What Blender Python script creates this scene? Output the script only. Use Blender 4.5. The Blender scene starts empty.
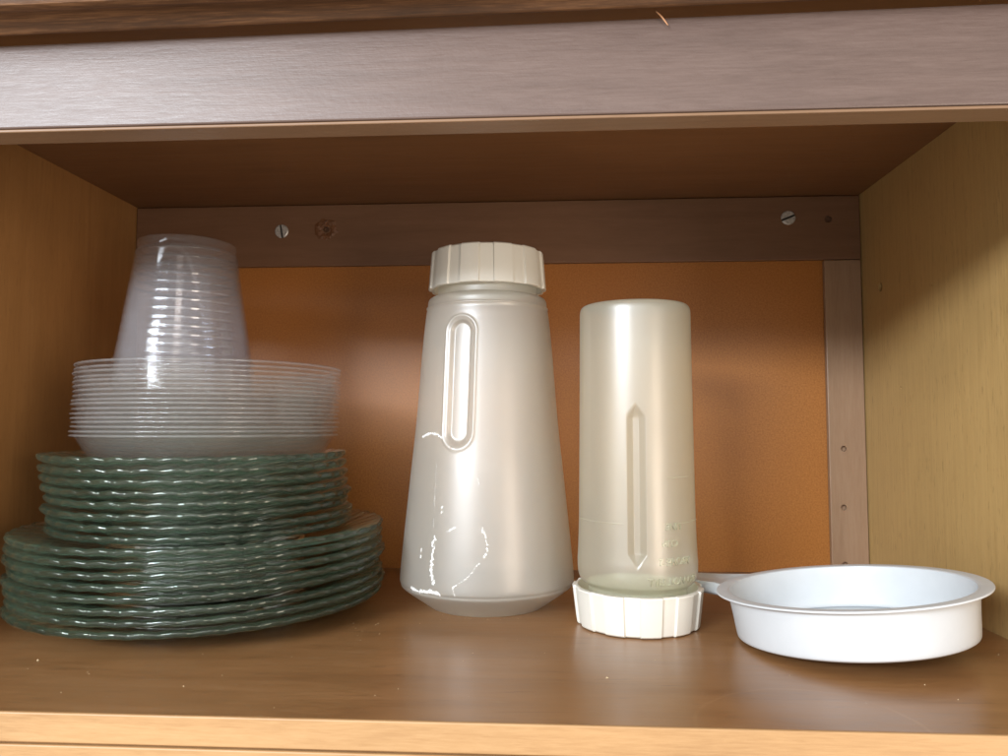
import bpy, bmesh, math, random
from mathutils import Vector, Matrix
R = math.radians
sc = bpy.context.scene
COL = sc.collection
# ------------------------------------------------------------------ camera
cd = bpy.data.cameras.new('camera'); cam = bpy.data.objects.new('camera', cd); COL.objects.link(cam)
cd.sensor_width = 36; cd.lens = 36 * 757 / 1008; cd.clip_start = .01; cd.clip_end = 50
CAMH = .135
cam.location = (0, 0, CAMH); cam.rotation_euler = (R(93.5), 0, R(3.5))
sc.camera = cam
# ------------------------------------------------------------------ world (dim room around the cupboard)
w = bpy.data.worlds.new('World'); sc.world = w; w.use_nodes = True
bg = w.node_tree.nodes['Background']; bg.inputs[0].default_value = (1, .93, .84, 1); bg.inputs[1].default_value = .98
# ------------------------------------------------------------------ the windows of the room behind the camera, plus an added fill
def area(name, loc, target, sx, sy, power, col):
    l = bpy.data.lights.new(name, 'AREA'); l.shape = 'RECTANGLE'; l.size = sx; l.size_y = sy; l.energy = power; l.color = col
    o = bpy.data.objects.new(name, l); COL.objects.link(o); o.location = loc
    o.rotation_euler = (Vector(target) - Vector(loc)).to_track_quat('-Z', 'Y').to_euler()
    return o
area('window_light', (-1.08, -1.35, .72), (-.05, .6, .12), .95, .27, 56, (.86, .93, 1))
area('upper_window_light', (-2.0, -2.0, 1.55), (-.1, .4, .2), 1.1, .5, 24, (.86, .93, 1))
area('front_fill_light', (.15, -2.3, .85), (0, .6, .15), 1.6, .4, 14, (.95, .97, 1))  # added wide fill for glints along the plate rims, not a known window
area('doorway_light', (.95, -.75, .02), (-.2, .6, .12), .42, .6, 9, (1, .82, .66))
# ------------------------------------------------------------------ render settings
sc.view_settings.view_transform = 'Standard'; sc.view_settings.look = 'None'
sc.view_settings.exposure = 0; sc.view_settings.gamma = 1; sc.view_settings.use_curve_mapping = False
cy = sc.cycles
cy.max_bounces = 44; cy.transmission_bounces = 42; cy.transparent_max_bounces = 96; cy.diffuse_bounces = 5; cy.glossy_bounces = 6
cy.use_denoising = True; cy.sample_clamp_indirect = 6; cy.blur_glossy = .5
cy.caustics_reflective = False; cy.caustics_refractive = True

# ------------------------------------------------------------------ materials
def newmat(name):
    m = bpy.data.materials.new(name); m.use_nodes = True
    nt = m.node_tree; nt.nodes.clear()
    out = nt.nodes.new('ShaderNodeOutputMaterial')
    return m, nt, out
class N:
    def __init__(s, nt): s.nt = nt
    def new(s, t, **kw):
        n = s.nt.nodes.new(t)
        for k, v in kw.items():
            if k.startswith('i_'):
                key = k[2:].replace('_', ' ')
                n.inputs[key].default_value = v
            else: setattr(n, k, v)
        return n
    def link(s, a, b): s.nt.links.new(a, b)
    def coord(s, scale=(1, 1, 1), loc=(0, 0, 0), out='Object'):
        c = s.new('ShaderNodeTexCoord'); m = s.new('ShaderNodeMapping')
        m.inputs['Scale'].default_value = scale; m.inputs['Location'].default_value = loc
        s.link(c.outputs[out], m.inputs['Vector']); return m.outputs[0]
    def noise(s, vec, scale, detail=4, rough=.55, dist=0):
        n = s.new('ShaderNodeTexNoise'); n.inputs['Scale'].default_value = scale; n.inputs['Detail'].default_value = detail
        n.inputs['Roughness'].default_value = rough; n.inputs['Distortion'].default_value = dist
        s.link(vec, n.inputs['Vector']); return n.outputs[0]
    def ramp(s, fac, stops):
        r = s.new('ShaderNodeValToRGB'); el = r.color_ramp.elements
        while len(el) < len(stops): el.new(.5)
        for e, (p, c) in zip(el, stops):
            e.position = p; e.color = c if len(c) == 4 else (*c, 1)
        s.link(fac, r.inputs[0]); return r.outputs[0]
    def val(s, fac, a, b, c=0, d=1):
        m = s.new('ShaderNodeMapRange'); m.inputs[1].default_value = a; m.inputs[2].default_value = b
        m.inputs[3].default_value = c; m.inputs[4].default_value = d; s.link(fac, m.inputs[0]); return m.outputs[0]
    def mix(s, fac, a, b, mode='MIX'):
        m = s.new('ShaderNodeMix', data_type='RGBA', blend_type=mode)
        for sock, v in ((m.inputs[0], fac), (m.inputs[6], a), (m.inputs[7], b)):
            if isinstance(v, (int, float)): sock.default_value = v
            elif isinstance(v, tuple): sock.default_value = (*v, 1)[:4]
            else: s.link(v, sock)
        return m.outputs[2]
    def math(s, op, a, b=None):
        m = s.new('ShaderNodeMath', operation=op)
        for i, v in enumerate((a, b)):
            if v is None: continue
            if isinstance(v, (int, float)): m.inputs[i].default_value = v
            else: s.link(v, m.inputs[i])
        return m.outputs[0]
    def bump(s, h, strength, dist=.001):
        b = s.new('ShaderNodeBump'); b.inputs['Strength'].default_value = strength; b.inputs['Distance'].default_value = dist
        s.link(h, b.inputs['Height']); return b.outputs[0]

def wood(name, c0, c1, c2, grain, rough=(.4, .55), spec=.5, bump=.15, coat=0, speck=0, gs=1.0, extra=None):
    """grain: mapping scale, small along the fibre direction"""
    m, nt, out = newmat(name); n = N(nt)
    v = n.coord(grain); vo = n.coord((1, 1, 1))
    big = n.noise(v, 3 * gs, 6, .6, .8); fine = n.noise(v, 22 * gs, 5, .7, .3)
    blot = n.noise(vo, 9, 3, .5)
    f = n.math('ADD', n.math('MULTIPLY', big, .55), n.math('MULTIPLY', fine, .45))
    col = n.ramp(f, [(.30, c0), (.5, c1), (.70, c2)])
    col = n.mix(n.val(blot, .35, .7, 0, .45), col, c1)
    col = n.mix(n.val(blot, .6, .3, 0, .35), col, tuple(x * .72 for x in c1))
    if speck:
        sp = n.noise(n.coord((1, 1, .10)), 800, 3, .6); col = n.mix(n.val(sp, .60, .72, 0, speck), col, tuple(x * .45 for x in c0))
    h = n.math('ADD', f, n.math('MULTIPLY', n.noise(vo, 420, 2, .5), .3))
    p = n.new('ShaderNodeBsdfPrincipled')
    if extra: col = extra(n, col)
    n.link(col, p.inputs['Base Color'])
    n.link(n.val(fine, .3, .7, rough[0], rough[1]), p.inputs['Roughness'])
    p.inputs['Specular IOR Level'].default_value = spec
    p.inputs['Coat Weight'].default_value = coat; p.inputs['Coat Roughness'].default_value = .22
    n.link(n.bump(h, bump, .0006), p.inputs['Normal'])
    n.link(p.outputs[0], out.inputs[0]); return m

def shelf_extra(n, col):
    # pale ring left on the varnish by a wet cup, and a few worn scuffs
    v = n.coord((1, 1, 1))
    sp = n.new('ShaderNodeSeparateXYZ'); n.link(v, sp.inputs[0])
    dx = n.math('SUBTRACT', sp.outputs[0], .117); dy = n.math('SUBTRACT', sp.outputs[1], .353)
    wob = n.math('MULTIPLY', n.math('SUBTRACT', n.noise(v, 22, 2), .5), .010)
    d = n.math('ADD', n.math('SQRT', n.math('ADD', n.math('MULTIPLY', dx, dx), n.math('MULTIPLY', dy, dy))), wob)
    ring = n.val(n.math('ABSOLUTE', n.math('SUBTRACT', d, .0505)), .0004, .0013, 1, 0)
    ring = n.math('MULTIPLY', ring, n.val(n.noise(v, 45, 3), .38, .62, 0, .32))
    col = n.mix(ring, col, (.36, .20, .09))
    sc_ = n.noise(n.coord((6, 45, 1)), 3.2, 5, .7, .4)
    col = n.mix(n.val(sc_, .60, .72, 0, .35), col, (.30, .185, .10))
    dk = n.noise(n.coord((9, 60, 1), (3, 1, 0)), 2.2, 5, .7, .6)
    col = n.mix(n.val(dk, .58, .72, 0, .45), col, (.085, .038, .016))
    dust = n.noise(v, 260, 2, .5)
    return n.mix(n.val(dust, .76, .80, 0, .25), col, (.5, .4, .28))

M = {}
M['shelf'] = wood('shelf_varnish', (.165, .074, .026), (.265, .128, .048), (.34, .175, .075), (2.2, 16, 4), (.29, .42), .5, .10, .25, 0, 1, shelf_extra)
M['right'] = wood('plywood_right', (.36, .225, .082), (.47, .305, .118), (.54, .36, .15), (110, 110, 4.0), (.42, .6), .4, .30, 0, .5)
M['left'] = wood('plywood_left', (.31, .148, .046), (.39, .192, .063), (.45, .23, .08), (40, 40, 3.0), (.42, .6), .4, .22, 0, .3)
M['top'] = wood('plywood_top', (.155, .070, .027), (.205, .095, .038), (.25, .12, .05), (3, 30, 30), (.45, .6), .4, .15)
M['rail'] = wood('back_rail_wood', (.145, .072, .036), (.185, .094, .050), (.225, .118, .066), (2.5, 30, 30), (.34, .5), .5, .12)
M['batten'] = wood('batten_wood', (.25, .15, .088), (.32, .20, .122), (.38, .25, .16), (30, 30, 2.5), (.3, .45), .5, .25)
M['face'] = wood('face_frame_wood', (.080, .050, .040), (.115, .075, .062), (.155, .106, .090), (3, 40, 40), (.32, .46), .42, .30, .06)
M['face_under'] = wood('face_frame_edge', (.16, .088, .045), (.21, .12, .066), (.26, .155, .09), (3, 40, 40), (.4, .55), .4, .2)
M['mould'] = wood('moulding_wood', (.012, .006, .003), (.10, .045, .018), (.34, .17, .075), (3, 70, 60), (.4, .55), .3, .35, 0)
M['edging'] = wood('edging_wood', (.30, .160, .066), (.42, .245, .110), (.50, .31, .150), (3.5, 30, 45), (.4, .55), .4, .25)
# hardboard back
def hardboard():
    m, nt, out = newmat('hardboard'); n = N(nt); v = n.coord()
    a = n.noise(v, 650, 3, .6); b = n.noise(v, 7, 3, .5)
    col = n.ramp(a, [(.3, (.30, .108, .021)), (.5, (.39, .150, .032)), (.7, (.46, .19, .048))])
    col = n.mix(n.val(b, .35, .7, 0, .5), col, (.39, .138, .024))
    p = n.new('ShaderNodeBsdfPrincipled'); n.link(col, p.inputs['Base Color'])
    n.link(n.val(a, .3, .7, .34, .46), p.inputs['Roughness']); p.inputs['Specular IOR Level'].default_value = .45
    n.link(n.bump(a, .15, .0003), p.inputs['Normal']); n.link(p.outputs[0], out.inputs[0]); return m
M['hard'] = hardboard()

def plastic(name, col, rough=.3, spec=.5, sss=0, var=.03):
    m, nt, out = newmat(name); n = N(nt); v = n.coord()
    a = n.noise(v, 40, 4, .6); b = n.noise(v, 600, 2, .5)
    c = n.mix(n.val(a, .35, .7, 0, 1), col, tuple(x * (1 - var) for x in col))
    p = n.new('ShaderNodeBsdfPrincipled'); n.link(c, p.inputs['Base Color'])
    n.link(n.val(a, .3, .7, rough - .05, rough + .07), p.inputs['Roughness']); p.inputs['Specular IOR Level'].default_value = spec
    if sss:
        p.inputs['Subsurface Weight'].default_value = sss; p.inputs['Subsurface Radius'].default_value = (.004, .0035, .003)
    n.link(n.bump(b, .04, .0003), p.inputs['Normal']); n.link(p.outputs[0], out.inputs[0]); return m
M['pan'] = plastic('white_pan_plastic', (.60, .63, .655), .34, .45, 0, .06)
M['cap'] = plastic('cream_cap_plastic', (.73, .71, .64), .335, .5, .15)
M['metal'] = None
def metal():
    m, nt, out = newmat('screw_metal'); n = N(nt); v = n.coord()
    a = n.noise(v, 500, 3)
    p = n.new('ShaderNodeBsdfPrincipled'); p.inputs['Metallic'].default_value = .45
    n.link(n.ramp(a, [(.35, (.42, .41, .39)), (.65, (.72, .71, .68))]), p.inputs['Base Color'])
    p.inputs['Roughness'].default_value = .38; n.link(p.outputs[0], out.inputs[0]); return m
M['metal'] = metal()
M['slot'] = plastic('slot_dirt', (.05, .045, .04), .7, .2)
M['residue'] = plastic('dried_white_residue', (.86, .86, .84), .6, .3)
M['crumb'] = plastic('crumb', (.62, .48, .30), .7, .3)
M['splinter'] = plastic('splinter_wood', (.52, .27, .14), .6, .3)

def glass():
    m, nt, out = newmat('green_glass'); n = N(nt)
    p = n.new('ShaderNodeBsdfPrincipled')
    p.inputs['Base Color'].default_value = (.968, .993, .974, 1); p.inputs['Roughness'].default_value = .03
    p.inputs['IOR'].default_value = 1.5; p.inputs['Transmission Weight'].default_value = 1
    n.link(n.bump(n.noise(n.coord(), 60, 2), .03, .001), p.inputs['Normal'])
    df = n.new('ShaderNodeBsdfDiffuse'); df.inputs[0].default_value = (.47, .74, .51, 1)
    tl = n.new('ShaderNodeBsdfTranslucent'); tl.inputs[0].default_value = (.55, .80, .58, 1)
    dm = n.new('ShaderNodeMixShader'); n.link(df.outputs[0], dm.inputs[1]); n.link(tl.outputs[0], dm.inputs[2])
    mx = n.new('ShaderNodeMixShader'); n.link(n.val(n.noise(n.coord(), 30, 4), .35, .7, .036, .072), mx.inputs[0])
    n.link(p.outputs[0], mx.inputs[1]); n.link(dm.outputs[0], mx.inputs[2])
    n.link(mx.outputs[0], out.inputs[0]); return m
M['glass'] = glass()

def film(name, tint, haze, hazecol, rough=.12, ior=1.45, scratch=.3):
    """thin clear plastic: the sheet lets light straight through, reflects by fresnel and carries a faint haze"""
    m, nt, out = newmat(name); n = N(nt)
    tr = n.new('ShaderNodeBsdfTransparent'); tr.inputs[0].default_value = (*tint, 1)
    df = n.new('ShaderNodeBsdfDiffuse'); df.inputs[0].default_value = (*hazecol, 1)
    tl = n.new('ShaderNodeBsdfTranslucent'); tl.inputs[0].default_value = (*hazecol, 1)
    mx = n.new('ShaderNodeMixShader'); mx.inputs[0].default_value = .5
    n.link(df.outputs[0], mx.inputs[1]); n.link(tl.outputs[0], mx.inputs[2])
    m1 = n.new('ShaderNodeMixShader')
    v = n.coord(); a = n.noise(v, 90, 4, .6)
    n.link(n.val(a, .3, .7, haze * .75, haze * 1.3), m1.inputs[0])
    n.link(tr.outputs[0], m1.inputs[1]); n.link(mx.outputs[0], m1.inputs[2])
    gl = n.new('ShaderNodeBsdfAnisotropic') if False else n.new('ShaderNodeBsdfGlossy')
    gl.inputs['Roughness'].default_value = rough
    n.link(n.bump(n.noise(v, 35, 3), .05, .002), gl.inputs['Normal'])
    lw = n.new('ShaderNodeLayerWeight'); lw.inputs[0].default_value = .5
    fac = n.math('ADD', .045, n.math('MULTIPLY', n.math('POWER', lw.outputs['Facing'], 4.5), .5))
    m2 = n.new('ShaderNodeMixShader'); n.link(fac, m2.inputs[0])
    n.link(m1.outputs[0], m2.inputs[1]); n.link(gl.outputs[0], m2.inputs[2])
    n.link(m2.outputs[0], out.inputs[0]); return m
M['bowl'] = film('clear_bowl_plastic', (.985, .985, .98), .034, (.95, .95, .93), .13)
M['bowl_lip'] = film('bowl_lip_plastic', (.95, .95, .95), .13, (.94, .94, .94), .08)
M['cup'] = film('clear_cup_plastic', (.975, .98, .99), .062, (.95, .96, 1.0), .09)

def milky(name, col, clear=.38, rough=.30, thru=(.97, .96, .90)):
    """translucent moulded plastic wall, one skin thick"""
    m, nt, out = newmat(name); n = N(nt); v = n.coord()
    a = n.noise(v, 25, 4, .6); b = n.noise(v, 130, 3, .6)
    c = n.mix(n.val(a, .35, .7, 0, 1), col, tuple(x * .95 for x in col))
    df = n.new('ShaderNodeBsdfDiffuse'); tl = n.new('ShaderNodeBsdfTranslucent')
    n.link(c, df.inputs[0]); n.link(c, tl.inputs[0])
    mx = n.new('ShaderNodeMixShader'); mx.inputs[0].default_value = .5
    n.link(df.outputs[0], mx.inputs[1]); n.link(tl.outputs[0], mx.inputs[2])
    rf = n.new('ShaderNodeBsdfRefraction'); rf.inputs['IOR'].default_value = 1.03; rf.inputs['Roughness'].default_value = .32
    rf.inputs[0].default_value = (*thru, 1)
    m1 = n.new('ShaderNodeMixShader'); m1.inputs[0].default_value = clear
    n.link(mx.outputs[0], m1.inputs[1]); n.link(rf.outputs[0], m1.inputs[2])
    gl = n.new('ShaderNodeBsdfGlossy'); n.link(n.val(a, .3, .7, rough - .03, rough + .04), gl.inputs['Roughness'])
    bn = n.bump(n.noise(v, 60, 2), .015, .0008); n.link(bn, gl.inputs['Normal'])
    fr = n.new('ShaderNodeFresnel'); fr.inputs[0].default_value = 1.5
    # both faces of the wall reflect like plastic against air
    lw = n.new('ShaderNodeLayerWeight'); lw.inputs[0].default_value = .5
    fac = n.math('ADD', .105, n.math('MULTIPLY', n.math('POWER', lw.outputs['Facing'], 4.0), .6))
    m2 = n.new('ShaderNodeMixShader'); n.link(fac, m2.inputs[0])
    n.link(m1.outputs[0], m2.inputs[1]); n.link(gl.outputs[0], m2.inputs[2])
    n.link(m2.outputs[0], out.inputs[0]); return m
M['bottle'] = milky('milky_bottle_plastic', (.97, .96, .88), .58, .35, (.98, .985, .95))
M['bottle2'] = milky('clearer_bottle_plastic', (.96, .96, .82), .67, .34, (.975, .985, .90))

# ------------------------------------------------------------------ mesh helpers
def link(name, me, mat, parent=None, smooth=False, auto=None):
    o = bpy.data.objects.new(name, me); COL.objects.link(o)
    if mat and not me.materials: me.materials.append(mat)
    if smooth:
        me.polygons.foreach_set('use_smooth', [True] * len(me.polygons))
        if auto: me.set_sharp_from_angle(angle=R(auto))
    if parent: o.parent = parent
    return o
def tag(o, label=None, cat=None, group=None, kind=None):
    if label: o['label'] = label
    if cat: o['category'] = cat
    if group: o['group'] = group
    if kind: o['kind'] = kind
    return o
def empty(name, loc, rz=0):
    o = bpy.data.objects.new(name, None); COL.objects.link(o); o.location = loc; o.rotation_euler = (0, 0, rz)
    o.empty_display_size = .02; return o
def box_mesh(name, x0, x1, y0, y1, z0, z1, bev=.0008, seg=2):
    bm = bmesh.new(); bmesh.ops.create_cube(bm, size=1)
    for v in bm.verts:
        v.co = Vector(((x0 + x1) / 2 + v.co.x * (x1 - x0), (y0 + y1) / 2 + v.co.y * (y1 - y0), (z0 + z1) / 2 + v.co.z * (z1 - z0)))
    if bev: bmesh.ops.bevel(bm, geom=bm.edges[:], offset=bev, segments=seg, affect='EDGES', profile=.5)
    me = bpy.data.meshes.new(name); bm.to_mesh(me); bm.free(); return me
def grid_mesh(name, rows, closed=False, cap0=False, cap1=False):
    """rows: list of rings (lists of xyz); rings are cyclic; closed joins last ring to the first"""
    nr, ns = len(rows), len(rows[0]); vs = [p for r in rows for p in r]; fs = []
    for i in range(nr if closed else nr - 1):
        a, b = i * ns, ((i + 1) % nr) * ns
        for j in range(ns):
            k = (j + 1) % ns; fs.append((a + j, a + k, b + k, b + j))
    if cap0: fs.append(tuple(range(ns - 1, -1, -1)))
    if cap1: fs.append(tuple(range((nr - 1) * ns, nr * ns)))
    me = bpy.data.meshes.new(name); me.from_pydata(vs, [], fs); me.update()
    bm = bmesh.new(); bm.from_mesh(me); bmesh.ops.recalc_face_normals(bm, faces=bm.faces); bm.to_mesh(me); bm.free()
    return me
def lathe(name, prof, ns=128, fn=None, closed=False, cap0=False, cap1=False):
    """prof: (r,z); fn(theta,r,z,i)->(r,z)"""
    rows = []
    for i, (r, z) in enumerate(prof):
        ring = []
        for j in range(ns):
            t = 2 * math.pi * j / ns
            rr, zz = fn(t, r, z, i) if fn else (r, z)
            ring.append((rr * math.sin(t), -rr * math.cos(t), zz))      # theta 0 = local -Y (towards the camera)
        rows.append(ring)
    return grid_mesh(name, rows, closed, cap0, cap1)
def face_cam(x, y):
    return math.atan2(-x, -y) * -1 + math.pi if False else math.atan2(x, y) * -1
def spline(pts, n):
    """Catmull-Rom through the points, n steps between each two"""
    P = [pts[0]] + list(pts) + [pts[-1]]; out = []
    for i in range(1, len(P) - 2):
        a, b, c, d = P[i - 1:i + 3]
        for k in range(n):
            t = k / n
            out.append(tuple(.5 * (2 * b[q] + (c[q] - a[q]) * t + (2 * a[q] - 5 * b[q] + 4 * c[q] - d[q]) * t * t + (3 * b[q] - a[q] - 3 * c[q] + d[q]) * t ** 3) for q in range(len(b))))
    out.append(tuple(pts[-1])); return out
def cut_holes(me, holes, slots=()):
    """drill (x,z,r,depth,ycentre) holes along Y into a mesh with the boolean modifier"""
    o = bpy.data.objects.new('tmp', me); COL.objects.link(o)
    bm = bmesh.new()
    for x, z, r, y, dep in holes:
        mt = Matrix.Translation((x, y, z)) @ Matrix.Rotation(R(90), 4, 'X')
        bmesh.ops.create_cone(bm, cap_ends=True, segments=20, radius1=r, radius2=r * .9, depth=dep, matrix=mt)
    for x, y, z, ry, rz_ in slots:
        mt = Matrix.Translation((x, y, z)) @ Matrix.Diagonal((1, ry, rz_, 1)) @ Matrix.Rotation(R(90), 4, 'Y')
        bmesh.ops.create_cone(bm, cap_ends=True, segments=12, radius1=1, radius2=1, depth=.012, matrix=mt)
    cm = bpy.data.meshes.new('cut'); bm.to_mesh(cm); bm.free()
    c = bpy.data.objects.new('cut', cm); COL.objects.link(c)
    md = o.modifiers.new('b', 'BOOLEAN'); md.object = c; md.operation = 'DIFFERENCE'; md.solver = 'EXACT'
    dg = bpy.context.evaluated_depsgraph_get(); res = bpy.data.meshes.new_from_object(o.evaluated_get(dg))
    bpy.data.objects.remove(o); bpy.data.objects.remove(c); return res

# ------------------------------------------------------------------ the cupboard (setting)
XL, XR, YF, YB, ZT = -.405, .287, .351, .715, .3475
shelf = tag(link('shelf', box_mesh('shelf', XL, XR, YF, YB, -.018, 0, .0006), M['shelf']), 'brown varnished cupboard shelf with a pale cup ring', kind='structure')
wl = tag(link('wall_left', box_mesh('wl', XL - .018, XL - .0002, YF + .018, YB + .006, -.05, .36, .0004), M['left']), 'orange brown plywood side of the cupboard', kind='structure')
wrm = box_mesh('wr', XR + .0002, XR + .018, YF + .018, YB + .006, -.05, .36, .0004)
wrm = cut_holes(wrm, [], [(XR, .672, .2544, .0040, .0042), (XR, .640, .165, .0014, .0010), (XR, .6205, .150, .0004, .0016), (XR, .5835, .2395, .0005, .0010)])
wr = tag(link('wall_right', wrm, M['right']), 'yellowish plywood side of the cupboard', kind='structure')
wb = tag(link('wall_back', box_mesh('wb', XL, XR, YB + .0003, YB + .0055, -.02, ZT + .01, 0), M['hard']), 'orange brown hardboard back of the cupboard', kind='structure')
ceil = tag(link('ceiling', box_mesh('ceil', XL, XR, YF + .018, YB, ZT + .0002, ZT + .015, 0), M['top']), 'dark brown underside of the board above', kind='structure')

RT = .006   # thickness of the strips on the back
rail_me = cut_holes(box_mesh('hang', XL + .0004, XR - .0004, YB - RT, YB, .2872, ZT - .0006, .0007),
                    [(-.2155, .3228, .0030, YB - RT, .010), (.2580, .3250, .0034, YB - RT, .010)])
rail = link('hanging_rail', rail_me, M['rail'], wb)
bat_me = cut_holes(box_mesh('bat', .2535, XR - .0006, YB - RT + .0004, YB, .0004, .2866, .0007),
                   [(.2665, .1128, .0028, YB - RT, .010), (.2652, .0597, .0028, YB - RT, .010), (.2650, .0085, .0028, YB - RT, .010)])
batten = link('batten', bat_me, M['batten'], wb)
def screw(x, z, ang):
    bm = bmesh.new(); r = .0066; sl = .0010
    # two domed half-moon cheeks beside the slot
    for s in (-1, 1):
        pts = []
        a0 = math.asin(sl / r)
        for k in range(15):
            t = a0 + (math.pi - 2 * a0) * k / 14
            pts.append((r * math.cos(t), s * r * math.sin(t)))
        lo = [bm.verts.new((px, 0, py)) for px, py in pts]
        mid = [bm.verts.new((px, -.0011, py)) for px, py in pts]
        hi = [bm.verts.new((px * .86, -.0018, s * max(sl, abs(py) * .86))) for px, py in pts]
        n_ = len(pts)
        for a, b in ((lo, mid), (mid, hi)):
            for i in range(n_): bm.faces.new((a[i], a[(i + 1) % n_], b[(i + 1) % n_], b[i]))
        bm.faces.new(hi)
    c = bmesh.ops.create_circle(bm, cap_ends=True, segments=24, radius=r * .98, matrix=Matrix.Translation((0, -.0005, 0)) @ Matrix.Rotation(R(90), 4, 'X'))
    bmesh.ops.recalc_face_normals(bm, faces=bm.faces)
    me = bpy.data.meshes.new('screw'); bm.to_mesh(me); bm.free()
    me.materials.append(M['metal']); me.materials.append(M['slot']); me.polygons[len(me.polygons) - 1].material_index = 1
    o = link('screw', me, M['metal'], rail); o.location = (x, YB - RT, z); o.rotation_euler = (0, ang, 0)
    return o
screw(-.2590, .3215, R(-100)); screw(.2215, .3267, R(-22))
# torn wood round the old screw hole
def torn():
    rnd = random.Random(4); rows = []
    for rr, yy in ((.0105, 0), (.0085, -.0010), (.0058, -.0008), (.0032, .0006)):
        ring = []
        for k in range(28):
            t = 2 * math.pi * k / 28; q = rr * (1 + rnd.uniform(-.14, .14)); ring.append((q * math.cos(t) * 1.05, yy + rnd.uniform(-.00025, .00025), q * math.sin(t)))
        rows.append(ring)
    return grid_mesh('torn', rows)
t_ = link('torn_wood', torn(), wood('torn_wood_fibre', (.09, .038, .016), (.17, .075, .033), (.26, .125, .06), (60, 60, 60)), rail); t_.location = (-.2155, YB - RT - .0001, .3228)
tag(t_, 'splintered wood round an empty screw hole')

def frame_mesh():
    me = box_mesh('fr', -.60, .50, YF, YF + .0172, .2812, .3262, .0008)
    for v in me.vertices:
        if v.co.z > .30: v.co.z += .0002 + .0107 * v.co.x
    return me
fr = tag(link('face_frame', frame_mesh(), M['face']), 'glossy brown front rail of the cupboard', kind='structure')
gb = link('gap_board', box_mesh('gb', -.60, .50, YF + .0176, YF + .030, .30, .40, 0), M['mould'], fr); gb.location.z = .05
fe = link('lower_edge', box_mesh('fe', -.60, .50, YF + .0008, YF + .0166, .2795, .2811, .0005), M['face_under'], fr)
tag(fe, 'bare lighter underside of the front rail')
# moulding under the upper door
def extrude(name, prof, x0, x1, n=2):
    rows = []; vs = []; fs = []
    m_ = len(prof)
    for i in range(n):
        x = x0 + (x1 - x0) * i / (n - 1); vs += [(x, y, z) for y, z in prof]
    for i in range(n - 1):
        for j in range(m_):
            k = (j + 1) % m_; fs.append((i * m_ + j, i * m_ + k, (i + 1) * m_ + k, (i + 1) * m_ + j))
    fs.append(tuple(range(m_))); fs.append(tuple(range((n - 1) * m_, n * m_)))
    me = bpy.data.meshes.new(name); me.from_pydata(vs, [], fs)
    bm = bmesh.new(); bm.from_mesh(me); bmesh.ops.recalc_face_normals(bm, faces=bm.faces); bm.to_mesh(me); bm.free()
    return me
prof = [(-.0065, .012)]
prof += [(-.0065 - .0022 + .0022 * math.cos(a), .0022 + .0022 * math.sin(a)) for a in [R(0 - 20 * k) for k in range(8)]]
prof += [(-.0112, .0030), (-.0130, .0042), (-.0150, .0048), (-.0195, .0046), (-.0218, .0034), (-.0240, .0030), (-.0268, .0042), (-.0285, .0075), (-.029, .03), (-.0065, .03)]
mo = link('door_moulding', extrude('mo', prof, -.55, .45), M['mould'], fr, True, 35)
mo.location = (0, YF, .3270); mo.rotation_euler = (0, R(-.62), 0)
tag(mo, 'streaky dark wood moulding above the front rail')
# front edging of the shelf
ed = link('front_edging', box_mesh('ed', -.60, .50, YF - .0022, YF - .0002, -.0132, .0004, .0007), M['edging'], shelf)
ed2 = link('lower_edging', box_mesh('ed2', -.60, .50, YF - .0030, YF - .0002, -.06, -.0140, .0007), M['edging'], shelf)

# ------------------------------------------------------------------ glass plates
PX, PY = -.2515, .549
def plate_mesh(name, Ro, foot, zr, lobes, swirl):
    ns = lobes * 14
    # (r, z, k): k = strength of the fluting
    th = .0034
    up = [(.0, .0040, 0), (foot * .6, .0040, 0), (foot * 1.02, .0042, 0), (foot * 1.18, .0060, .25), (Ro * .80, zr * .72, .7), (Ro * .93, zr * .95, .95), (Ro * .975, zr * 1.03, 1)]
    edge = [(Ro * .995, zr * 1.02, 1), (Ro * 1.0, zr * 1.02 - th * .5, 1), (Ro * .992, zr * 1.0 - th * .95, 1)]
    lo = [(Ro * .965, zr * .95 - th, 1), (Ro * .925, zr * .88 - th, .95), (Ro * .80, zr * .66 - th * .9, .6), (foot * 1.22, .0022, .2), (foot * 1.06, .0003, 0), (foot * .96, .0, 0), (foot * .90, .0011, 0), (0.0, .0011, 0)]
    def dens(a, n): return spline(a, n)
    pts = dens(up, 3)[:-1] + dens([up[-1]] + edge + [lo[0]], 2)[:-1] + dens(lo, 3)
    rows = []
    for r, z, k in pts:
        ring = []
        for j in range(ns):
            t = 2 * math.pi * j / ns
            ph = lobes * t + swirl * (1 - r / Ro)
            # rope-like flute: asymmetric wave
            u = (ph / (2 * math.pi)) % 1
            u = u ** 1.25
            wv = (math.sin(math.pi * u) + .01) ** .9
            rr = max(r, .0004) + k * (wv - .6) * .0013
            zz = z + k * (wv - .6) * .0010
            ring.append((rr * math.sin(t), -rr * math.cos(t), zz))
        rows.append(ring)
    return grid_mesh(name, rows, False, True, True)
ordn = ['first', 'second', 'third', 'fourth', 'fifth', 'sixth', 'seventh', 'eighth', 'ninth', 'tenth', 'eleventh', 'twelfth', 'thirteenth', 'fourteenth', 'fifteenth', 'sixteenth', 'seventeenth']
rnd = random.Random(11)
big = plate_mesh('dinner_plate',   .1262, .070, .0158, 44, 26)
DS = .00668
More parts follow.
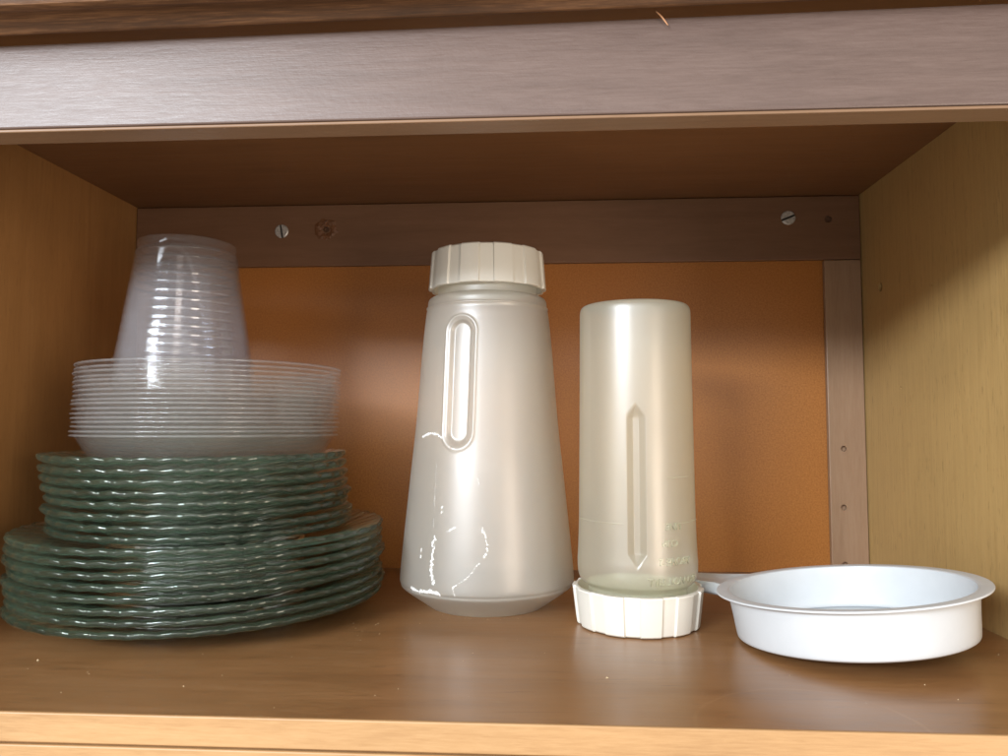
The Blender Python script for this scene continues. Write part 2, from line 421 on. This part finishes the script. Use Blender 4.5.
for i in range(8):
    o = link('dinner_plate', big, M['glass'], None, i == 0)
    o.location = (PX + (rnd.uniform(-.0022, .0022) if i else 0), PY + rnd.uniform(-.0015, .0015), .0002 + i * DS); o.rotation_euler = ((rnd.uniform(-.004, .004), rnd.uniform(-.004, .004), rnd.uniform(0, 6.28)) if 0 < i < 7 else (0, 0, rnd.uniform(0, 6.28)))
    lab = 'large green glass dinner plate at the bottom of the stack, lying on the shelf' if i == 0 else \
          'topmost large green glass dinner plate, under the smaller plates' if i == 7 else \
          'large green glass dinner plate, %s from the bottom of its stack' % ordn[i]
    tag(o, lab, 'plate', 'stacked green glass dinner plates')
small = plate_mesh('salad_plate', .1035, .058, .0148, 38, 24)
SS = .00690; SZ = .0002 + 7 * DS + .0046
for i in range(8):
    o = link('salad_plate', small, M['glass'], None, i == 0); f = i / 7
    o.location = (PX - .0005 - .0052 * f + rnd.uniform(-.0018, .0018), PY - .004 * f + rnd.uniform(-.001, .001), SZ + i * SS); o.rotation_euler = ((rnd.uniform(-.004, .004), rnd.uniform(-.004, .004), rnd.uniform(0, 6.28)) if 0 < i < 7 else (0, 0, rnd.uniform(0, 6.28)))
    lab = 'smaller green glass plate at the bottom of its stack, on the large plates' if i == 0 else \
          'topmost smaller green glass plate, directly under the clear plastic bowls' if i == 7 else \
          'smaller green glass plate, %s from the bottom of its stack' % ordn[i]
    tag(o, lab, 'plate', 'stacked green glass salad plates')
BZ = SZ + 7 * SS + .0046
# ------------------------------------------------------------------ clear plastic bowls
bh = .0236
inn = [(.0004, .0006), (.060, .0006), (.0700, .0009), (.0758, .0030), (.0800, .0075), (.0835, .0130), (.0868, .0185), (.0890, .0226), (.0902, .0236), (.0914, .0234)]
def shell(pts, th):
    """closed profile: the line and the same line set in by th along its normal"""
    out = []
    for i, p in enumerate(pts):
        a = pts[max(i - 1, 0)]; b = pts[min(i + 1, len(pts) - 1)]
        dx, dz = b[0] - a[0], b[1] - a[1]; L = math.hypot(dx, dz) or 1
        out.append((max(p[0] + dz / L * th, .0003), p[1] - dx / L * th))
    return pts + out[::-1]
inn = [(.0004, .0004), (.060, .0004), (.0700, .0007), (.0758, .0030), (.0800, .0075), (.0835, .0130), (.0868, .0185), (.0888, .0220)]
lipp = [(.0892, .0227), (.0898, .0234), (.0908, .0236), (.0916, .0232), (.0918, .0226), (.0914, .0221), (.0907, .0222)]
skin = spline(inn, 3); bp_ = skin + spline(lipp, 2)
bowl_me = lathe('plastic_bowl', bp_, 112, None, False)
bowl_me.materials.append(M['bowl']); bowl_me.materials.append(M['bowl_lip'])
for q_ in bowl_me.polygons:
    if q_.index // 112 >= len(skin) - 1: q_.material_index = 1
TB = BZ + 16 * .00302
for i in range(17):
    f = i / 16
    o = link('plastic_bowl', bowl_me, M['bowl'], None, i == 0)
    o.location = (PX + .0008 + .0018 * f + rnd.uniform(-.0007, .0007), PY - .001 + rnd.uniform(-.0005, .0005), BZ + i * .00302); o.rotation_euler = (rnd.uniform(-.003, .003), rnd.uniform(-.004, .004), rnd.uniform(0, 6.28))
    lab = 'clear plastic bowl at the bottom of the bowl stack, on the green plates' if i == 0 else \
          'topmost clear plastic bowl, with the upturned cups standing in it' if i == 16 else \
          'clear plastic bowl, %s from the bottom of the bowl stack' % ordn[i]
    tag(o, lab, 'bowl', 'nested clear plastic bowls')
# ------------------------------------------------------------------ clear plastic cups, upside down
CHT = .0905; CSP = .0064
def cup_prof():
    p = [(.0486, .0008), (.0494, .0002), (.0498, .0010), (.0490, .0018)]
    def rad(z): return .0352 + (CHT - .006 - z) * .152
    z = .004
    ridges = [.0165 + .0064 * k for k in range(8)]
    while z < CHT - .008:
        d = sum(-.00040 * math.exp(-((z - q) / .0006) ** 2) for q in ridges)
        p.append((rad(z) + d, z)); z += .0004 if .014 < z < .064 else .002
    # stepped foot of the cup
    p += [(.0358, CHT - .0095), (.0356, CHT - .0088), (.0348, CHT - .0085), (.0347, CHT - .0078), (.0347, CHT - .0020), (.0342, CHT - .0006), (.0328, CHT), (.0300, CHT - .0004), (.0288, CHT - .0022), (.0276, CHT - .0030), (.0003, CHT - .0030)]
    return p
def inset(pts, th):
    out = []
    for i, p in enumerate(pts):
        a = pts[max(i - 1, 0)]; b = pts[min(i + 1, len(pts) - 1)]
        dx, dz = b[0] - a[0], b[1] - a[1]; L = math.hypot(dx, dz) or 1
        out.append((max(p[0] - dz / L * th, .0002), p[1] + dx / L * th * -1 if False else p[1] - (-dx / L) * th * -1))
    return out
cp_ = cup_prof()
cup_me = lathe('plastic_cup', cp_, 112)
CZ = TB + .0014
for i in range(5):
    o = link('plastic_cup', cup_me, M['cup'], None, i == 0)
    o.location = (-.2725 + rnd.uniform(-.0002, .0002), PY - .001 + rnd.uniform(-.0002, .0002), CZ + i * CSP); o.rotation_euler = (0, 0, rnd.uniform(0, 6.28))
    lab = 'clear plastic cup turned upside down, the topmost and outermost of its stack' if i == 4 else \
          'innermost upturned clear plastic cup, at the bottom of its stack in the bowl' if i == 0 else \
          'upturned clear plastic cup, %s from the bottom of its stack' % ordn[i]
    tag(o, lab, 'cup', 'nested upturned clear plastic cups')

# ------------------------------------------------------------------ the two shaker bottles
def cap_mesh(name, r_open, r_closed, h, wall=.0030, npan=11, phase=0.0, hollow=True):
    """ribbed screw cap, closed end at z=0, open end at z=h; wide raised panels and narrow recesses"""
    per = 2 * math.pi / npan; ns = npan * 20
    def rel(t):
        u = ((t - phase) % per) / per          # 0..0.6 raised panel, rest recess
        if u < .03: return u / .03
        if u < .58: return 1.0
        if u < .61: return 1 - (u - .58) / .03
        return 0.0
    def fn(t, r, z, i):
        k = prof[i][2]
        return r + k * (rel(t) - 1) * .0014, z
    ro = lambda z: r_closed + (r_open - r_closed) * z / h
    prof = [(.0004, .0, 0), (ro(0) * .8, .0, 0), (ro(0) - .0028, .0, .7), (ro(0) - .0010, .0003, 1), (ro(0), .0012, 1)]
    prof += [(ro(h * f), h * f, 1) for f in (.2, .4, .6, .8, .93)] + [(ro(h), h - .0010, 1), (ro(h) - .0006, h - .0001, 1), (ro(h) - .0016, h, .6)]
    ri = r_open - .0040
    prof += [(ri + .0003, h, 0), (ri, h - .0006, 0), (ri - .0006, h * .5, 0), (ri - .001, .004, 0), (ri - .003, .0024, 0), (.0004, .0024, 0)]
    # theta samples gathered at the steps
    ts = []
    for p in range(npan):
        for u in (0, .01, .02, .03, .06, .15, .25, .35, .45, .55, .58, .59, .60, .61, .64, .72, .80, .88, .95, .985):
            ts.append((p + u) * per + phase)
    rows = []
    for i, (r, z, k) in enumerate(prof):
        rows.append([(lambda q: (q[0] * math.sin(t), -q[0] * math.cos(t), q[1]))(fn(t, r, z, i)) for t in ts])
    return grid_mesh(name, rows, False, True, True)
def sstep(a, b, x):
    t = min(1, max(0, (x - a) / (b - a))); return t * t * (3 - 2 * t)
def interp(tab, z):
    for (z0, r0), (z1, r1) in zip(tab, tab[1:]):
        if z0 <= z <= z1: return r0 + (r1 - r0) * (z - z0) / (z1 - z0)
    return tab[-1][1] if z > tab[-1][0] else tab[0][1]
def theta_list(center, half, dense, coarse):
    ts = []; t = -math.pi
    while t < math.pi - 1e-6:
        ts.append(t); t += dense if abs(t - center) < half else coarse
    return ts
def bottle_skin(name, prof, disp, ts, cap0=True, cap1=False):
    rows = []
    for r, z in prof:
        rows.append([((r + disp(t, r, z)) * math.sin(t), -(r + disp(t, r, z)) * math.cos(t), z) for t in ts])
    return grid_mesh(name, rows, False, cap0, cap1)

# bottle 1: flared, cap on top
B1 = (-.0484, .5807)
b1 = empty('shaker_bottle', (*B1, 0), -math.atan2(B1[0], B1[1]))
tag(b1, 'flared milky plastic shaker bottle standing upright, white smears on its side, cap on top', 'bottle')
key1 = [(.0005, .0022), (.030, .0020), (.040, .0004), (.0428, .0002), (.0450, .0014), (.0625, .0138), (.0648, .0175), (.0655, .0225), (.0632, .0481), (.0586, .0929), (.0539, .1383), (.0499, .1900), (.0478, .2120), (.0469, .2195)]
top1 = [(.0464, .2222), (.0468, .2228), (.0468, .2236), (.0461, .2240), (.0458, .2262), (.0455, .2286), (.0442, .2306), (.0415, .2318), (.0388, .2322), (.0380, .2330), (.0380, .2420)]
p1 = spline(key1[:9], 5)[:-1] + spline(key1[8:], 34)[:-1] + [key1[-1]] + spline(top1, 3)
G1 = R(-23); GZ0, GZ1, GW = .1185, .2120, .0108
def disp1(t, r, z):
    if abs(t - G1) > .45 or z < .08 or z > .222: return 0
    x = (t - G1) * r; hw = GW
    zz = min(max(z, GZ0 + hw), GZ1 - hw); d = math.hypot(x, z - zz) - hw      # signed distance to the capsule edge
    s = -.0028 * (1 - sstep(-.0046, -.0012, d)) - .0006 * (1 - sstep(-.0012, .0, d))
    s += .00055 * math.exp(-((d - .0012) / .0009) ** 2)
    # soft ridge down the middle of the finger groove
    return s
ts1 = theta_list(G1, .42, .009, .032)
bd1 = link('body', bottle_skin('b1', p1, disp1, ts1), M['bottle'], b1, True)
cm = cap_mesh('cap1', .0455, .0432, .0295, phase=R(-9))
c1 = link('cap', cm, M['cap'], b1, True, 25); c1.location = (0, 0, .2672); c1.rotation_euler = (math.pi, 0, 0)
def r1at(z):
    t = sorted((z_, r_) for r_, z_ in p1 if r_ > .03); return interp(t, z)
# dried white smears on bottle 1
def smear(paths, rad_at, seed, disp=None):
    rnd = random.Random(seed); vs, fs = [], []
    for pts, wid, gap in paths:
        q = spline(pts, 16)
        for (t, z), (t2, z2) in zip(q, q[1:]):
            if rnd.random() < gap: continue
            for _ in range(2):
                r = rad_at(z) + .00012; ww = wid * rnd.uniform(.2, .75)
                ct, cz = t + rnd.gauss(0, wid * .7) / r, z + rnd.gauss(0, wid * .5); k = rnd.randint(5, 8); b = len(vs)
                ang0 = rnd.random() * 6.28; el = rnd.uniform(.8, 2.2)
                for m_ in range(k):
                    a = ang0 + 2 * math.pi * m_ / k; rr = ww * rnd.uniform(.6, 1.2)
                    th = ct + rr * math.cos(a) / r; z_ = cz + rr * math.sin(a) * el; R_ = rad_at(z_) + .00012
                    vs.append((R_ * math.sin(th), -R_ * math.cos(th), z_))
                R_ = rad_at(cz) + .00045; vs.append((R_ * math.sin(ct), -R_ * math.cos(ct), cz))
                for m_ in range(k): fs.append((b + m_, b + (m_ + 1) % k, b + k))
    me = bpy.data.meshes.new('smear'); me.from_pydata(vs, [], fs); return me
def px1(x, y):       # photo position on bottle 1 -> angle and height
    z = .0223 + (575 - y) * .000745 if y > 420 else .1383 + (420 - y) * .000766
    r = r1at(z); half = {0: 0}
    Rp = r * 757 / .588
    return (math.asin(max(-.97, min(.97, (x - 487) / Rp))), z)
sm = [([px1(427, 436), px1(433, 433), px1(440, 433), px1(446, 437)], .0007, .25),
      ([px1(441, 462), px1(440, 490), px1(439, 520)], .00045, .35),
      ([px1(440, 530), px1(438, 548), px1(438, 562), px1(440, 571)], .0010, .10),
      ([px1(418, 579), px1(428, 580), px1(437, 578), px1(444, 579)], .0012, .05),
      ([px1(428, 541), px1(427, 550)], .0005, .2),
      ([px1(482, 518), px1(486, 527), px1(487, 538), px1(484, 545)], .0007, .3),
      ([px1(480, 550), px1(472, 560), px1(463, 568), px1(457, 572)], .0005, .35),
      ([px1(457, 573), px1(459, 580)], .0003, .3), ([px1(447, 500), px1(446, 507)], .0005, .5),
      ([px1(452, 523), px1(456, 520), px1(459, 519)], .0005, .4), ([px1(479, 474), px1(480, 481)], .0004, .4),
      ([px1(462, 454), px1(474, 455)], .0003, .4), ([px1(523, 553), px1(528, 566)], .0002, .4)]
tag(link('residue', smear(sm, r1at, 3), M['residue'], b1, True), 'dried white smears', kind='stuff')

# bottle 2: upside down, standing on its cap
B2 = (.0588, .5290)
b2 = empty('shaker_bottle', (*B2, 0), -math.atan2(B2[0], B2[1]))
tag(b2, 'straight milky plastic shaker bottle turned upside down on its ribbed cap, embossed writing', 'bottle')
key2 = [(.0330, .0060), (.0330, .0235), (.0333, .0262), (.0352, .0280), (.0385, .0305), (.0401, .0350), (.0405, .0420), (.0402, .0480), (.0394, .0700), (.0388, .1174), (.0383, .1680), (.0380, .2080), (.0379, .2118), (.0373, .2147), (.0358, .2164), (.0335, .2169), (.0310, .2166), (.0290, .2152), (.0005, .2146)]
p2 = spline(key2[:8], 4)[:-1] + spline(key2[7:12], 34)[:-1] + spline(key2[11:], 4)
G2 = R(0.3); H0, H1, HW = .0440, .1480, .0062
def disp2(t, r, z):
    s = .00028 * math.exp(-((t - R(-50)) * r / .0004) ** 2) if z < .215 else 0
    s += -.0006 * math.exp(-(((t - R(-37)) * r) / .0022) ** 4) * sstep(.10, .13, z) * (1 - sstep(.195, .205, z)) * 0
    if abs(t - G2) > .3 or z < H0 or z > H1: return s
    x = (t - G2) * r
    e = min(z - H0, H1 - z); wlim = min(HW, e * .75)       # pointed ends
    if wlim <= 0: return s
    k = max(0, 1 - abs(x) / wlim)
    return s - .0040 * min(1, k * 1.5) * (wlim / HW)
ts2 = theta_list(G2, .26, .008, .02)
bd2 = link('body', bottle_skin('b2', p2, disp2, ts2, False, True), M['bottle2'], b2, True)
c2 = link('cap', cap_mesh('cap2', .0442, .0412, .0258, phase=R(2)), M['cap'], b2, True, 25); c2.location = (0, 0, .0002)
def r2at(z):
    return interp(sorted((z_, r_) for r_, z_ in p2 if r_ > .0345), z)
def raised_band(t0, t1, z, hgt, out=.0003):
    n_ = 24; vs = []; fs = []
    for k in range(n_ + 1):
        t = t0 + (t1 - t0) * k / n_
        for dz, dr in ((-hgt, 0), (-hgt * .4, out), (hgt * .4, out), (hgt, 0)):
            r = r2at(z + dz) + dr; vs.append((r * math.sin(t), -r * math.cos(t), z + dz))
    for k in range(n_):
        for j in range(3): fs.append((k * 4 + j, k * 4 + 4 + j, k * 4 + 5 + j, k * 4 + 1 + j))
    me = bpy.data.meshes.new('band'); me.from_pydata(vs, [], fs); return me
link('fill_line', raised_band(R(-78), R(-12), .0714, .0005), M['bottle2'], b2, True)
link('fill_line', raised_band(R(38), R(84), .0714, .0005), M['bottle2'], b2, True)
link('fill_line', raised_band(R(30), R(60), .1010, .0004), M['bottle2'], b2, True)
# embossed writing, upside down with the bottle
def emboss(txt, t_c, z_c, size, name):
    cu = bpy.data.curves.new('t', 'FONT'); cu.body = txt; cu.size = size; cu.extrude = .0009; cu.align_x = 'CENTER'; cu.align_y = 'CENTER'; cu.offset = .0001
    o = bpy.data.objects.new('t', cu); COL.objects.link(o); dg = bpy.context.evaluated_depsgraph_get()
    me = bpy.data.meshes.new_from_object(o.evaluated_get(dg)); bpy.data.objects.remove(o)
    for v in me.vertices:
        x, y, z = -v.co.x, -v.co.y, v.co.z
        r = r2at(z_c + y) + z + .0001; th = t_c + x / r
        v.co = (r * math.sin(th), -r * math.cos(th), z_c + y)
    me.materials.clear(); return link(name, me, M['bottle2'], b2)
emboss('DO NOT FILL', R(38), .0355, .0066, 'lettering'); emboss('ABOVE 2', R(38), .0480, .0066, 'lettering')
emboss('CUP', R(32), .0595, .0062, 'lettering'); emboss('LINE', R(36), .0700, .0062, 'lettering')

# ------------------------------------------------------------------ white pan with a short handle
pan = empty('handled_dish', (0, 0, 0)); tag(pan, 'shallow round white plastic dish with a flat side handle beside the yellowish wall', 'dish')
# the dish tips over onto its drooping handle
pan.matrix_world = Matrix.Translation((.1848, .4855, .00685)) @ Matrix.Rotation(R(-2.4), 4, 'X') @ Matrix.Rotation(R(-5.15), 4, 'Y')
def pan_mesh():
    prof = [(.0004, .0008), (.050, .0008), (.0640, .0001), (.0672, .0010), (.0682, .0030), (.0694, .0150), (.0708, .0262), (.0710, .0272), (.0714, .0276), (.0762, .0281), (.0776, .0283), (.0780, .0288), (.0778, .0293), (.0770, .0295), (.0715, .0294), (.0702, .0289), (.0694, .0277),
            (.0680, .0150), (.0664, .0050), (.0645, .0030), (.0600, .0022), (.0004, .0020)]
    return lathe('pan', spline(prof, 3), 160, None, False, True, True)
link('bowl', pan_mesh(), M['pan'], pan, True, 50)
def handle_mesh():
    d = Vector((-math.cos(R(45)), math.sin(R(45)), 0)); nrm = Vector((-d.y, d.x, 0))
    if nrm.y > 0: nrm = -nrm
    secs = [(.0745, .0235, .0288, .0225), (.0775, .0215, .0288, .0210), (.083, .0185, .0290, .0205), (.095, .0155, .0290, .0205), (.110, .0132, .0290, .0205), (.130, .0122, .0290, .0208), (.150, .0120, .0282, .0190), (.160, .0118, .0265, .0140), (.165, .0112, .0235, .0105), (.1675, .0085, .0190, .0100)]
    rows = []
    for r, hw, zt, zb in secs:
        b = .0012; ring = []
        for s_, z in ((-hw, zb + b), (-hw + b, zb), (hw - b, zb), (hw, zb + b), (hw, zt - b), (hw - b * .5, zt - b * .2), (hw - 2 * b, zt), (hw - .0045, zt - .0008), (-hw + .0045, zt - .0008), (-hw + 2 * b, zt), (-hw + b * .5, zt - b * .2), (-hw, zt - b)):
            p = d * r + nrm * s_; ring.append((p.x, p.y, z))
        rows.append(ring)
    return grid_mesh('handle', rows, False, True, True)
link('handle', handle_mesh(), M['pan'], pan, True, 40)

# ------------------------------------------------------------------ small stuff: crumbs on the shelf, a splinter on the front rail
def crumbs():
    rnd = random.Random(8); vs, fs = [], []
    spots = [(rnd.uniform(-.30, .26), rnd.uniform(.36, .55)) for _ in range(46)]
    spots += [(B1[0] + .046 * math.sin(a) + rnd.uniform(-.003, .004), B1[1] - .048 * math.cos(a) - rnd.uniform(0, .004)) for a in [rnd.uniform(-.8, .8) for _ in range(14)]]
    spots += [(-.12 + rnd.gauss(0, .02), .50 + rnd.gauss(0, .02)) for _ in range(14)] + [(.2835, .478), (.262, .470)]
    for x, y in spots:
        if (x - PX) ** 2 + (y - PY) ** 2 < .08 ** 2: continue
        s = rnd.uniform(.00015, .00045) * (1.8 if rnd.random() < .08 else 1); b = len(vs); k = 5
        for m_ in range(k):
            a = 2 * math.pi * m_ / k; q = s * rnd.uniform(.6, 1.3); vs.append((x + q * math.cos(a), y + q * math.sin(a) * .8, .0001))
        vs.append((x, y, s * 1.1))
        for m_ in range(k): fs.append((b + m_, b + (m_ + 1) % k, b + k))
    me = bpy.data.meshes.new('crumbs'); me.from_pydata(vs, [], fs); return me
tag(link('crumbs', crumbs(), M['crumb']), 'pale crumbs and dust scattered on the brown shelf', 'crumbs', kind='stuff')
def splinter(name, pts, r0, lab):
    q = spline(pts, 6); rows = []
    for i, p in enumerate(q):
        f = i / (len(q) - 1); r = r0 * (.55 + .45 * math.sin(math.pi * min(1, f * .9 + .1)))
        rows.append([(p[0] + r * math.cos(a), p[1] + r * math.sin(a) * .6, p[2] + r * .5 * math.sin(a)) for a in [2 * math.pi * k / 6 for k in range(6)]])
    o = link(name, grid_mesh(name, rows, False, True, True), M['splinter'], None, True); tag(o, lab, 'splinter'); return o
splinter('wood_splinter', [(.0505, .3490, .3290), (.0530, .3488, .3262), (.0558, .3490, .3222)], .00055, 'thin reddish wood splinter hanging from the moulding onto the front rail')
